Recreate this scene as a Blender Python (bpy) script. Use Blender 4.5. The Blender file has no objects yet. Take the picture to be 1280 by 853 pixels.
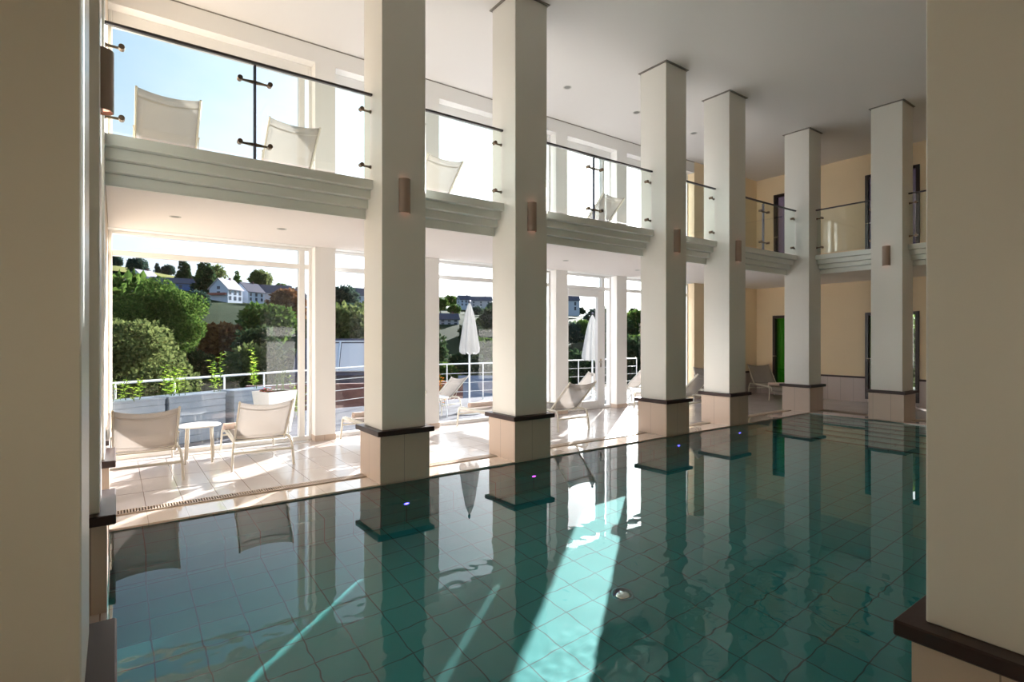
import bpy, math, random
import numpy as np
from mathutils import Vector, Matrix

S = bpy.context.scene
COL = S.collection
R = math.radians
PI = math.pi

# ------------------------------------------------------------------ camera
HEAD = 53.885                                   # bearing of the view, degrees from +X
cam = bpy.data.objects.new('camera', bpy.data.cameras.new('camera'))
COL.objects.link(cam)
cam.location = (0, 0, 1.6)
cam.rotation_euler = (R(90), 0, R(HEAD - 90))
cam.data.sensor_width = 36
cam.data.lens = 680 / 1280 * 36
cam.data.shift_y = -4.5 / 1280
cam.data.clip_end = 2000
S.camera = cam

# ------------------------------------------------------------------ sun and sky
SUN_AZ, SUN_EL = 37.3, 15.0
sd = Vector((math.cos(R(SUN_AZ)) * math.cos(R(SUN_EL)), math.sin(R(SUN_AZ)) * math.cos(R(SUN_EL)), math.sin(R(SUN_EL))))
sl = bpy.data.lights.new('sun', 'SUN')
sl.energy = 24
sl.color = (1.0, .98, .955)
sl.angle = R(.5)
sl.cycles.is_caustics_light = True
sun = bpy.data.objects.new('sun', sl)
COL.objects.link(sun)
sun.location = sd * 60
sun.rotation_euler = sd.to_track_quat('Z', 'Y').to_euler()

W = bpy.data.worlds.new('sky')
S.world = W
W.use_nodes = True
nt = W.node_tree
N = nt.nodes
for n in list(N): N.remove(n)
def wn(t, **k):
    n = N.new(t)
    for a, b in k.items(): setattr(n, a, b)
    return n
def wmath(op, a, b=None, clamp=False):
    n = wn('ShaderNodeMath', operation=op, use_clamp=clamp)
    for i, v in enumerate((a, b)):
        if v is None: continue
        if isinstance(v, (int, float)): n.inputs[i].default_value = v
        else: nt.links.new(v, n.inputs[i])
    return n.outputs[0]
def wmix(f, a, b):
    n = wn('ShaderNodeMix', data_type='RGBA')
    for i, v in ((0, f), (6, a), (7, b)):
        if isinstance(v, (int, float)): n.inputs[i].default_value = v
        elif isinstance(v, tuple): n.inputs[i].default_value = (*v, 1)
        else: nt.links.new(v, n.inputs[i])
    return n.outputs[2]
tc = wn('ShaderNodeTexCoord')
gen = tc.outputs['Generated']
sep = wn('ShaderNodeSeparateXYZ'); nt.links.new(gen, sep.inputs[0])
up = wmath('MAXIMUM', sep.outputs[2], 0.0)
gr_ = wn('ShaderNodeValToRGB'); nt.links.new(up, gr_.inputs[0])
cr = gr_.color_ramp; cr.elements[0].color = (.82, .91, 1.0, 1); cr.elements[1].color = (.05, .17, .44, 1); cr.elements[1].position = .85
for p_, c_ in ((.20, (.60, .79, .95, 1)), (.45, (.28, .53, .83, 1))): cr.elements.new(p_).color = c_
base = gr_.outputs[0]
mp = wn('ShaderNodeMapping'); nt.links.new(gen, mp.inputs[0]); mp.inputs['Scale'].default_value = (1, 1, 2.2)
nz = wn('ShaderNodeTexNoise'); nt.links.new(mp.outputs[0], nz.inputs[0])
nz.inputs['Scale'].default_value = 2.6; nz.inputs['Detail'].default_value = 7; nz.inputs['Roughness'].default_value = .55
rp = wn('ShaderNodeValToRGB'); nt.links.new(nz.outputs[0], rp.inputs[0])
rp.color_ramp.elements[0].position = .50; rp.color_ramp.elements[1].position = .72
cl = wmath('MULTIPLY', rp.outputs[0], .6)
skyc = wmix(cl, base, (.80, .84, .90))
vm = wn('ShaderNodeVectorMath', operation='DOT_PRODUCT'); nt.links.new(gen, vm.inputs[0]); vm.inputs[1].default_value = sd
dt = wmath('MAXIMUM', vm.outputs['Value'], 0.0)
glow = wmath('ADD', wmath('MULTIPLY', wmath('POWER', dt, 5.0), 2.2), wmath('MULTIPLY', wmath('POWER', dt, 40.0), 5.0))
gc = wn('ShaderNodeVectorMath', operation='SCALE'); gc.inputs[0].default_value = (1.0, .97, .93); nt.links.new(glow, gc.inputs['Scale'])
ad = wn('ShaderNodeVectorMath', operation='ADD'); nt.links.new(skyc, ad.inputs[0]); nt.links.new(gc.outputs[0], ad.inputs[1])
bg = wn('ShaderNodeBackground'); nt.links.new(ad.outputs[0], bg.inputs[0]); bg.inputs[1].default_value = 1.0
ow = wn('ShaderNodeOutputWorld'); nt.links.new(bg.outputs[0], ow.inputs[0])

S.view_settings.view_transform = 'Standard'
S.view_settings.look = 'None'
S.view_settings.gamma = 1
S.view_settings.use_curve_mapping = False
S.view_settings.exposure = 0.18
S.cycles.use_denoising = True
S.cycles.max_bounces = 14
S.cycles.diffuse_bounces = 7
S.cycles.glossy_bounces = 6
S.cycles.transmission_bounces = 10
S.cycles.transparent_max_bounces = 24
S.cycles.sample_clamp_indirect = 12

# ------------------------------------------------------------------ materials
MATS = {}
def mat(name, col=(.8, .8, .8), rough=.5, metal=0.0, spec=.5, coat=0.0, var=0.0, vscale=8.0, bump=0.0, bscale=60.0,
        emit=None, estr=0.0, sheen=0.0):
    m = bpy.data.materials.new(name); m.use_nodes = True
    t = m.node_tree; b = t.nodes['Principled BSDF']
    b.inputs['Base Color'].default_value = (*col, 1)
    b.inputs['Roughness'].default_value = rough
    b.inputs['Metallic'].default_value = metal
    b.inputs['Specular IOR Level'].default_value = spec
    b.inputs['Coat Weight'].default_value = coat
    b.inputs['Sheen Weight'].default_value = sheen
    if emit:
        b.inputs['Emission Color'].default_value = (*emit, 1); b.inputs['Emission Strength'].default_value = estr
    if var or bump:
        tcn = t.nodes.new('ShaderNodeTexCoord')
        if var:
            n = t.nodes.new('ShaderNodeTexNoise'); n.inputs['Scale'].default_value = vscale; n.inputs['Detail'].default_value = 4
            t.links.new(tcn.outputs['Object'], n.inputs['Vector'])
            mx = t.nodes.new('ShaderNodeMix'); mx.data_type = 'RGBA'
            mx.inputs[6].default_value = (*[c * (1 - var) for c in col], 1)
            mx.inputs[7].default_value = (*[min(1, c * (1 + var)) for c in col], 1)
            t.links.new(n.outputs[0], mx.inputs[0]); t.links.new(mx.outputs[2], b.inputs['Base Color'])
        if bump:
            n2 = t.nodes.new('ShaderNodeTexNoise'); n2.inputs['Scale'].default_value = bscale
            t.links.new(tcn.outputs['Object'], n2.inputs['Vector'])
            bp = t.nodes.new('ShaderNodeBump'); bp.inputs['Strength'].default_value = bump; bp.inputs['Distance'].default_value = .01
            t.links.new(n2.outputs[0], bp.inputs['Height']); t.links.new(bp.outputs[0], b.inputs['Normal'])
    MATS[name] = m
    return m

def tile_mat(name, col, grout, sx, sy, ox=0.0, oy=0.0, mode='xy', gw=.006, rough=.25, var=.06, stagger=0.0, bump=.4, coat=0.0):
    """rectangular tiles laid in world units; mode picks the plane they lie in ('box' = by the face's direction)"""
    m = bpy.data.materials.new(name); m.use_nodes = True
    t = m.node_tree; b = t.nodes['Principled BSDF']; L = t.links.new
    geo = t.nodes.new('ShaderNodeNewGeometry')
    sp = t.nodes.new('ShaderNodeSeparateXYZ'); L(geo.outputs['Position'], sp.inputs[0])
    def mth(op, a, c=None, cl=False):
        n = t.nodes.new('ShaderNodeMath'); n.operation = op; n.use_clamp = cl
        for i, v in enumerate((a, c)):
            if v is None: continue
            if isinstance(v, (int, float)): n.inputs[i].default_value = v
            else: L(v, n.inputs[i])
        return n.outputs[0]
    X, Y, Z = sp.outputs
    if mode == 'xy': u, v = X, Y
    else:
        sn = t.nodes.new('ShaderNodeSeparateXYZ'); L(geo.outputs['True Normal'], sn.inputs[0])
        ax = mth('GREATER_THAN', mth('ABSOLUTE', sn.outputs[0]), .7)
        az = mth('GREATER_THAN', mth('ABSOLUTE', sn.outputs[2]), .7)
        def pick(f, a, c):
            return mth('ADD', mth('MULTIPLY', a, mth('SUBTRACT', 1.0, f)), mth('MULTIPLY', c, f))
        u = pick(ax, X, Y)
        v = pick(az, Z, Y)
    us = mth('DIVIDE', mth('SUBTRACT', u, ox), sx)
    vs = mth('DIVIDE', mth('SUBTRACT', v, oy), sy)
    if stagger:
        row = mth('FLOOR', vs)
        us = mth('ADD', us, mth('MULTIPLY', row, stagger))
    fu, fv = mth('FRACT', us), mth('FRACT', vs)
    du = mth('MULTIPLY', mth('MINIMUM', fu, mth('SUBTRACT', 1.0, fu)), sx)
    dv = mth('MULTIPLY', mth('MINIMUM', fv, mth('SUBTRACT', 1.0, fv)), sy)
    dmin = mth('MINIMUM', du, dv)
    g = mth('LESS_THAN', dmin, gw / 2)
    cmb = t.nodes.new('ShaderNodeCombineXYZ'); L(mth('FLOOR', us), cmb.inputs[0]); L(mth('FLOOR', vs), cmb.inputs[1])
    wnz = t.nodes.new('ShaderNodeTexWhiteNoise'); L(cmb.outputs[0], wnz.inputs[0])
    nz = t.nodes.new('ShaderNodeTexNoise'); nz.inputs['Scale'].default_value = 5; nz.inputs['Detail'].default_value = 5
    L(geo.outputs['Position'], nz.inputs[0])
    f = mth('ADD', mth('MULTIPLY', wnz.outputs[0], .5), mth('MULTIPLY', nz.outputs[0], .5))
    mx = t.nodes.new('ShaderNodeMix'); mx.data_type = 'RGBA'
    mx.inputs[6].default_value = (*[c * (1 - var) for c in col], 1); mx.inputs[7].default_value = (*[min(1, c * (1 + var)) for c in col], 1)
    L(f, mx.inputs[0])
    m2 = t.nodes.new('ShaderNodeMix'); m2.data_type = 'RGBA'; m2.inputs[7].default_value = (*grout, 1)
    L(g, m2.inputs[0]); L(mx.outputs[2], m2.inputs[6]); L(m2.outputs[2], b.inputs['Base Color'])
    b.inputs['Roughness'].default_value = rough; b.inputs['Coat Weight'].default_value = coat
    if bump:
        bp = t.nodes.new('ShaderNodeBump'); bp.inputs['Strength'].default_value = bump; bp.inputs['Distance'].default_value = .003
        L(mth('MULTIPLY', dmin, 1 / gw, True), bp.inputs['Height']); L(bp.outputs[0], b.inputs['Normal'])
    MATS[name] = m
    return m

def glass_mat(name, tint=(1, 1, 1), refl=1.0):
    """clear pane: transmits straight through and mirrors by angle"""
    m = bpy.data.materials.new(name); m.use_nodes = True
    t = m.node_tree; t.nodes.clear(); L = t.links.new
    o = t.nodes.new('ShaderNodeOutputMaterial'); mx = t.nodes.new('ShaderNodeMixShader')
    tr = t.nodes.new('ShaderNodeBsdfTransparent'); tr.inputs[0].default_value = (*tint, 1)
    gl = t.nodes.new('ShaderNodeBsdfGlossy'); gl.inputs['Roughness'].default_value = 0.0
    fr = t.nodes.new('ShaderNodeLayerWeight'); fr.inputs[0].default_value = .5
    pw = t.nodes.new('ShaderNodeMath'); pw.operation = 'POWER'; pw.inputs[1].default_value = 5; L(fr.outputs['Facing'], pw.inputs[0])
    mu = t.nodes.new('ShaderNodeMath'); mu.operation = 'MULTIPLY_ADD'; mu.inputs[1].default_value = .9 * refl; mu.inputs[2].default_value = .04 * refl
    L(pw.outputs[0], mu.inputs[0]); L(mu.outputs[0], mx.inputs[0]); L(tr.outputs[0], mx.inputs[1]); L(gl.outputs[0], mx.inputs[2]); L(mx.outputs[0], o.inputs[0])
    MATS[name] = m
    return m

def fabric_mat(name, col, trans=.35, seeth=.1):
    m = bpy.data.materials.new(name); m.use_nodes = True
    t = m.node_tree; t.nodes.clear(); L = t.links.new
    o = t.nodes.new('ShaderNodeOutputMaterial')
    d = t.nodes.new('ShaderNodeBsdfDiffuse'); d.inputs[0].default_value = (*col, 1)
    tl = t.nodes.new('ShaderNodeBsdfTranslucent'); tl.inputs[0].default_value = (*col, 1)
    tp = t.nodes.new('ShaderNodeBsdfTransparent')
    a = t.nodes.new('ShaderNodeMixShader'); a.inputs[0].default_value = trans
    b = t.nodes.new('ShaderNodeMixShader'); b.inputs[0].default_value = seeth
    L(d.outputs[0], a.inputs[1]); L(tl.outputs[0], a.inputs[2]); L(a.outputs[0], b.inputs[1]); L(tp.outputs[0], b.inputs[2]); L(b.outputs[0], o.inputs[0])
    MATS[name] = m
    return m

mat('column_paint', (.78, .77, .735), rough=.33, spec=.5)
mat('ceiling_paint', (.75, .73, .72), rough=.7)
mat('wall_white', (.83, .825, .815), rough=.5)
mat('yellow_paint', (.90, .74, .51), rough=.6, var=.03, vscale=2)
mat('tan_paint', (.74, .60, .44), rough=.6)
mat('cap_stone', (.042, .025, .024), rough=.38, spec=.3)
mat('fascia_paint', (.80, .82, .78), rough=.35)
mat('painted_shadow_gap', (.26, .24, .22), rough=.8)  # dark grey stands for the shade in the ceiling joint
mat('frame_white', (.83, .83, .83), rough=.35)
mat('frame_dark', (.035, .022, .022), rough=.3)
mat('steel_dark', (.10, .10, .13), rough=.3, metal=.7)
mat('bronze', (.20, .14, .10), rough=.3, metal=.9)
mat('rail_dark', (.07, .06, .065), rough=.35, metal=.4)
mat('chrome', (.8, .8, .8), rough=.08, metal=1)
mat('lamp_tan', (.36, .26, .21), rough=.5)
mat('lamp_glow', (.9, .6, .5), rough=.5, emit=(1, .50, .36), estr=1.6)
mat('lounger_frame', (.62, .58, .50), rough=.35, metal=.15)
mat('table_top', (.78, .79, .80), rough=.2)
mat('towel', (.80, .64, .57), rough=.95, var=.06, vscale=40, bump=.8, bscale=220)
mat('grate_tan', (.52, .42, .34), rough=.4)
mat('grate_void_shade', (.05, .035, .03), rough=.8)  # near-black colour stands for the shade below the bars
mat('soffit_white', (.82, .78, .76), rough=.6)
mat('light_ring', (.55, .55, .52), rough=.4)
mat('light_recess', (.25, .25, .24), rough=.5)
mat('led_blue', (.1, .1, .9), emit=(.08, .06, 1.0), estr=14)
mat('led_magenta', (.8, .1, .9), emit=(.75, .05, 1.0), estr=6)
tile_mat('column_tile', (.60, .485, .405), (.30, .23, .19), .305, 5.0, ox=.19, oy=-2, mode='box', gw=.005, rough=.3, var=.05)
tile_mat('wainscot_tile', (.62, .53, .50), (.32, .26, .25), .305, 5.0, ox=.19, oy=-2, mode='box', gw=.006, rough=.35, var=.05)
tile_mat('deck_tile', (.57, .515, .495), (.24, .17, .14), .305, .61, ox=-.07, oy=6.19, gw=.007, rough=.22, var=.08, bump=.3, coat=.25)
tile_mat('lip_tile', (.72, .60, .50), (.42, .33, .27), .305, .41, ox=-.07, oy=5.65, gw=.005, rough=.04, var=.04, bump=0, coat=1.0)
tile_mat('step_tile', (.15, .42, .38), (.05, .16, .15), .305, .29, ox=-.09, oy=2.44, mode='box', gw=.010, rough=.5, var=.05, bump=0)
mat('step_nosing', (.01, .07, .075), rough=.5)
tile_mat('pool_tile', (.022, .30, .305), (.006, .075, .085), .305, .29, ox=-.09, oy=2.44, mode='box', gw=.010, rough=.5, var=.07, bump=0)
tile_mat('terrace_board', (.13, .135, .155), (.05, .05, .06), 40.0, .14, gw=.012, rough=.85, var=.25, bump=.2)
glass_mat('window_glass', (.985, .99, .99))
glass_mat('rail_glass', (.955, .985, .97), 1.0)
glass_mat('dark_glass', (.12, .10, .12), 1.6)
fabric_mat('sling', (.46, .42, .385), .38, .30)
fabric_mat('sling_hem', (.40, .36, .32), .12, 0)
fabric_mat('umbrella_cloth', (.56, .56, .56), .25, 0)
fabric_mat('green_curtain', (.035, .16, .012), .5, 0)
# water: real refraction
wm = mat('pool_water', (.76, .955, .945), rough=0.0)
wb = wm.node_tree.nodes['Principled BSDF']
wb.inputs['Transmission Weight'].default_value = 1; wb.inputs['IOR'].default_value = 1.333

# ------------------------------------------------------------------ mesh helper
class MB:
    def __init__(s): s.v = []; s.f = []; s.sm = []
    def add(s, vs, fs, smooth=False):
        o = len(s.v); s.v += [tuple(p) for p in vs]
        s.f += [tuple(i + o for i in f) for f in fs]; s.sm += [smooth] * len(fs)
        return s
    def box(s, x0, x1, y0, y1, z0, z1, b=0.0, M=None):
        if b <= 0:
            vs = [(x, y, z) for z in (z0, z1) for y in (y0, y1) for x in (x0, x1)]
            fs = [(0, 2, 3, 1), (4, 5, 7, 6), (0, 1, 5, 4), (2, 6, 7, 3), (0, 4, 6, 2), (1, 3, 7, 5)]
        else:
            vs = []; X = (x0, x1); Y = (y0, y1); Z = (z0, z1); idx = {}
            for i in (0, 1):
                for j in (0, 1):
                    for k in (0, 1):
                        p = (X[i], Y[j], Z[k]); sx, sy, sz = (b, -b)[i], (b, -b)[j], (b, -b)[k]
                        idx[i, j, k] = len(vs)
                        vs += [(p[0], p[1] + sy, p[2] + sz), (p[0] + sx, p[1], p[2] + sz), (p[0] + sx, p[1] + sy, p[2])]
            q = idx; fs = []
            for i in (0, 1):
                a = [q[i, 0, 0], q[i, 1, 0], q[i, 1, 1], q[i, 0, 1]]; fs.append(tuple(a if i else a[::-1]))
                a = [q[0, i, 0] + 1, q[1, i, 0] + 1, q[1, i, 1] + 1, q[0, i, 1] + 1]; fs.append(tuple(a[::-1] if i else a))
                a = [q[0, 0, i] + 2, q[1, 0, i] + 2, q[1, 1, i] + 2, q[0, 1, i] + 2]; fs.append(tuple(a if i else a[::-1]))
            for i in (0, 1):
                for j in (0, 1):
                    fs.append((q[i, j, 0] + 0, q[i, j, 0] + 1, q[i, j, 1] + 1, q[i, j, 1] + 0))
                    fs.append((q[i, 0, j] + 0, q[i, 0, j] + 2, q[i, 1, j] + 2, q[i, 1, j] + 0))
                    fs.append((q[0, i, j] + 1, q[0, i, j] + 2, q[1, i, j] + 2, q[1, i, j] + 1))
                    for k in (0, 1): fs.append((q[i, j, k], q[i, j, k] + 1, q[i, j, k] + 2))
        if M is not None: vs = [tuple(M @ Vector(p)) for p in vs]
        return s.add(vs, fs)
    def tube(s, pts, r, n=8, r2=None, cap=True, radii=None):
        pts = [Vector(p) for p in pts]; rings = []
        up = Vector((0, 0, 1))
        prev = None
        for i, p in enumerate(pts):
            d = (pts[min(i + 1, len(pts) - 1)] - pts[max(i - 1, 0)]).normalized()
            a = d.cross(up)
            if a.length < .15:
                a = d.cross(Vector((0, 1, 0))) if prev is None else prev - d * prev.dot(d)
            a.normalize()
            if prev is not None and a.dot(prev) < 0: a = -a
            prev = a
            c = d.cross(a)
            ra = radii[i] if radii else r
            rb = ra if r2 is None else r2
            rings.append([p + a * math.cos(2 * PI * k / n) * ra + c * math.sin(2 * PI * k / n) * rb for k in range(n)])
        vs = [q for rg in rings for q in rg]; fs = []
        for i in range(len(rings) - 1):
            for k in range(n):
                k2 = (k + 1) % n
                fs.append((i * n + k, i * n + k2, (i + 1) * n + k2, (i + 1) * n + k))
        s.add(vs, fs, True)
        if cap:
            o = len(s.v); s.add(rings[0], [tuple(range(n))]); s.add(rings[-1], [tuple(range(n))[::-1]])
        return s
    def lathe(s, prof, cx=0, cy=0, n=20, smooth=True, a0=0, a1=2 * PI):
        full = abs(a1 - a0 - 2 * PI) < 1e-6; m = n if full else n + 1
        vs = [(cx + r * math.cos(a0 + (a1 - a0) * k / n), cy + r * math.sin(a0 + (a1 - a0) * k / n), z) for r, z in prof for k in range(m)]
        fs = []
        for i in range(len(prof) - 1):
            for k in range(n):
                k2 = (k + 1) % m
                fs.append((i * m + k, i * m + k2, (i + 1) * m + k2, (i + 1) * m + k))
        return s.add(vs, fs, smooth)
    def build(s, name, m, parent=None, **props):
        me = bpy.data.meshes.new(name)
        me.from_pydata(s.v, [], s.f); me.materials.append(MATS[m] if isinstance(m, str) else m)
        me.polygons.foreach_set('use_smooth', s.sm)
        me.validate(); me.update()
        o = bpy.data.objects.new(name, me); COL.objects.link(o)
        if parent: o.parent = parent
        for k, v in props.items(): o[k] = v
        return o

def tag(o, label, cat, group=None, kind=None):
    o['label'] = label; o['category'] = cat
    if group: o['group'] = group
    if kind: o['kind'] = kind
    return o
def thing(name, label, cat, loc=(0, 0, 0), rz=0, group=None, scale=1):
    o = bpy.data.objects.new(name, None); COL.objects.link(o)
    o.location = loc; o.rotation_euler = (0, 0, R(rz)); o.scale = (scale,) * 3
    return tag(o, label, cat, group)
def struct(o):
    o['kind'] = 'structure'; return o
def copy_tree(o, parent=None):
    c = o.copy(); COL.objects.link(c)
    if parent: c.parent = parent
    for ch in list(o.children): copy_tree(ch, c)
    return c
def pol(b, d, z=0): return Vector((math.cos(R(b)) * d, math.sin(R(b)) * d, z))

# ------------------------------------------------------------------ the room
ZC, XE, YW, YB = 6.12, 15.0, 8.55, -2.2          # ceiling height, end wall, window wall face, back wall
XL = -.64
POOL = (-.04, 12.04, .72, 5.66)                  # pool water body
DEPTH = -1.37

f = MB()
f.box(-.9, XE + .15, 6.19, 8.95, -.026, 0)                         # deck by the windows
f.box(12.72, XE + .15, -2.4, 6.19, -.25, 0)                        # deck at the far end
f.box(-.9, 12.72, -2.4, .20, -.25, 0)                             # deck on the near side
f.box(-1.3, POOL[0], .20, 6.19, -.25, 0)
struct(f.build('floor', 'deck_tile'))

c = MB(); c.box(-1.4, XE + .3, YB - .3, 9.0, ZC, ZC + .2)
struct(c.build('ceiling', 'ceiling_paint'))

# left wall: set back behind the columns, forward beside the deck
w = MB(); w.box(-1.0, -.70, YB, 6.25, 0, ZC); w.box(-1.0, -.075, 6.25, 8.95, 0, ZC)
lw = struct(w.build('wall_left', 'tan_paint'))
w = MB(); w.box(-.074, -.062, 6.25, 8.55, 0, .60); w.build('wainscot', 'wainscot_tile', lw)
w = MB(); w.box(-.074, -.045, 6.25, 8.52, .60, .645, .004); w.build('wainscot_cap', 'cap_stone', lw)

# piers of the window wall stand on the column axes
PIERS = [(2.49, 2.80), (4.33, 4.64), (7.37, 7.68), (9.18, 9.51)]
w = MB()
for a, b in PIERS: w.box(a, b, YW, 8.85, 0, 5.84)
w.box(-.075, 12.05, YW, 8.85, 5.84, ZC)                             # head over the upper windows
w.box(-.075, 12.05, YW + .004, 8.85, 2.995, 3.358)                    # floor edge between the storeys
ww = struct(w.build('wall_window_side', 'wall_white'))
w = MB()
for a, b in PIERS:
    w.box(a - .008, b + .008, YW - .010, YW + .19, 0, .085, .003)
w.build('pier_baseboard', 'column_tile', ww)
w = MB(); w.box(-.075, 12.05, YW - .006, YW + .02, ZC - .018, ZC - .002); w.build('painted_shadow_gap', 'painted_shadow_gap', ww)  # dark strip paints the shadow line under the ceiling
w = MB(); w.box(12.05, XE + .2, YW, 8.85, 0, ZC)
wy = struct(w.build('wall_yellow_corner', 'yellow_paint'))
w = MB(); w.box(12.045, XE, YW - .013, YW, 0, .60); w.build('wainscot', 'wainscot_tile', wy)
w = MB(); w.box(12.04, XE, YW - .032, YW, .60, .645, .004); w.build('wainscot_cap', 'cap_stone', wy)

# far end wall with two garden doors below and two doors above
DL = [(7.05, 8.06), (4.60, 5.72)]; DU = [(7.15, 8.03), (4.59, 5.72)]
w = MB()
def wall_x(mb, x0, x1, ya, yb, za, zb, holes):
    """wall slab in the YZ plane with rectangular holes (y0,y1,z0,z1)"""
    zs = sorted({za, zb, *[h[2] for h in holes], *[h[3] for h in holes]})
    for z0, z1 in zip(zs, zs[1:]):
        y = ya
        for h in sorted(holes):
            if h[2] <= z0 and h[3] >= z1:
                if h[0] > y: mb.box(x0, x1, y, h[0], z0, z1)
                y = h[1]
        if y < yb: mb.box(x0, x1, y, yb, z0, z1)
holes = [(a, b, .08, 2.21) for a, b in DL] + [(a, b, 3.40, 5.60) for a, b in DU]
wall_x(w, XE, XE + .25, YB, YW, 0, ZC, holes)
we = struct(w.build('wall_end', 'yellow_paint'))
w = MB(); wc = MB()
ys = [YB, 4.60, 5.72, 7.05, 8.06, YW]
for a, b in ((YB, 4.60), (5.72, 7.05), (8.06, YW)):
    w.box(XE - .013, XE, a, b, 0, .585); wc.box(XE - .032, XE, a, b, .585, .63, .004)
for a, b in DL: w.box(XE - .013, XE, a, b, 0, .08)
w.build('wainscot', 'wainscot_tile', we); wc.build('wainscot_cap', 'cap_stone', we)
# back wall with two tall windows (they show as reflections in the big panes)
def wall_y(mb, y0, y1, xa, xb, za, zb, holes):
    zs = sorted({za, zb, *[h[2] for h in holes], *[h[3] for h in holes]})
    for z0, z1 in zip(zs, zs[1:]):
        x = xa
        for h in sorted(holes):
            if h[2] <= z0 and h[3] >= z1:
                if h[0] > x: mb.box(x, h[0], y0, y1, z0, z1)
                x = h[1]
        if x < xb: mb.box(x, xb, y0, y1, z0, z1)
BW = [(4.45, 4.97), (12.35, 13.1)]
w = MB(); wall_y(w, YB - .25, YB, -1.0, XE + .2, 0, ZC, [(a, b, .05, 2.40) for a, b in BW])
struct(w.build('wall_back', 'yellow_paint'))

# ---- windows: frames and panes
def window(n, x0, x1, z0, z1, mullions=(), transoms=(), kind='window', side=.045, top=.07, bot=.09, yf=8.74, y1=8.84):
    w = MB()
    w.box(x0, x0 + side, yf, y1, z0, z1, .006); w.box(x1 - side, x1, yf, y1, z0, z1, .006)
    w.box(x0 + side, x1 - side, yf + .002, y1, z1 - top, z1, .006); w.box(x0 + side, x1 - side, yf + .002, y1, z0, z0 + bot, .006)
    for a, b in mullions: w.box(a, b, yf - .01, y1, z0 + bot, z1 - top, .006)
    for a, b in transoms: w.box(x0 + side, x1 - side, yf - .004, y1 - .01, a, b, .006)
    fr = struct(w.build('window_%d' % n, 'frame_white'))
    g = MB(); g.box(x0 + side * .5, x1 - side * .5, 8.79, 8.80, z0 + bot * .5, z1 - top * .5)
    g.build('pane', 'window_glass', fr)
    return fr
LOW = dict(z0=0, z1=2.995, transoms=((2.665, 2.735),), top=.045, bot=.06)
window(1, -.075, 2.49, mullions=((2.30, 2.385),), **LOW)
window(2, 2.80, 4.33, **LOW)
window(3, 4.64, 7.37, mullions=((7.16, 7.24),), **LOW)
fr = window(4, 7.68, 9.18, mullions=((8.90, 8.98),), **LOW)
window(5, 9.51, 12.05, mullions=((11.82, 11.90),), **LOW)
# glazed terrace door inside the fourth opening
d = MB()
for a, b, z0, z1 in ((7.76, 7.86, .05, 2.655), (8.74, 8.90, .05, 2.655), (7.86, 8.74, 2.50, 2.655), (7.86, 8.74, .05, .19)): d.box(a, b, 8.715, 8.80, z0, z1, .006)
dr = struct(d.build('door_1', 'frame_white'))
d = MB(); d.tube([(8.83, 8.71, 1.05), (8.83, 8.665, 1.05), (8.73, 8.66, 1.05)], .010, 8); d.box(8.81, 8.85, 8.707, 8.715, .93, 1.12, .003)
d.build('door_handle', 'chrome', dr)
UP = dict(z0=3.36, z1=5.84, top=.19, bot=.08)
window(6, -.075, 2.49, mullions=((2.30, 2.385),), **UP)
window(7, 2.80, 4.33, **UP)
window(8, 4.64, 7.37, mullions=((7.16, 7.24),), **UP)
window(9, 7.68, 9.18, mullions=((8.90, 8.98),), **UP)
window(10, 9.51, 12.05, mullions=((11.82, 11.90),), **UP)
for i, (a, b) in enumerate(BW):
    w = MB()
    for q in ((a, a + .05, .05, 2.4), (b - .05, b, .05, 2.4), (a, b, .05, .13), (a, b, 2.33, 2.4), (a, b, 1.85, 2.0)): w.box(q[0], q[1], YB - .12, YB - .05, q[2], q[3])
    fr = struct(w.build('window_%d' % (11 + i), 'frame_white'))
    g = MB(); g.box(a + .02, b - .02, YB - .09, YB - .08, .08, 2.37); g.build('pane', 'window_glass', fr)
# floor grille along the first window
g = MB()
for k in range(150): g.box(.0 + k * .016, .0 + k * .016 + .009, 8.545, 8.665, .001, .007)
g.box(-.02, 2.42, 8.53, 8.545, 0, .008); g.box(-.02, 2.42, 8.665, 8.68, 0, .008)
gt = g.build('convector_grille', 'frame_white'); tag(gt, 'white slotted grille in the deck along the big left window', 'grille')
g = MB(); g.box(0, 2.4, 8.546, 8.664, .0003, .001); g.build('grille_slot_shade', 'grate_void_shade', gt)  # dark sheet on the deck paints the shade in the slots

# ---- end doors
def end_door(n, ya, yb, z0, z1, pane, handle=False):
    w = MB(); t = .075
    for q in ((ya, ya + t, z0, z1), (yb - t, yb, z0, z1), (ya + t, yb - t, z1 - t, z1), (ya + t, yb - t, z0, z0 + .06)):
        w.box(XE - .035, XE + .06, q[0], q[1], q[2], q[3], .005)
    o = struct(w.build('door_%d' % n, 'frame_dark'))
    g = MB(); g.box(XE + .01, XE + .02, ya + t * .6, yb - t * .6, z0 + .03, z1 - t * .6); g.build('pane', pane, o)
    h = MB(); h.tube([(XE - .035, yb - .04, z0 + 1.0), (XE - .08, yb - .04, z0 + 1.0), (XE - .08, yb - .15, z0 + 1.0)], .010, 8)
    h.build('door_handle', 'chrome', o)
    return o
end_door(2, *DL[0], .08, 2.21, 'window_glass')
end_door(3, *DL[1], .08, 2.21, 'window_glass')
end_door(4, *DU[0], 3.40, 5.60, 'dark_glass')
end_door(5, *DU[1], 3.40, 5.60, 'dark_glass')
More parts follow.
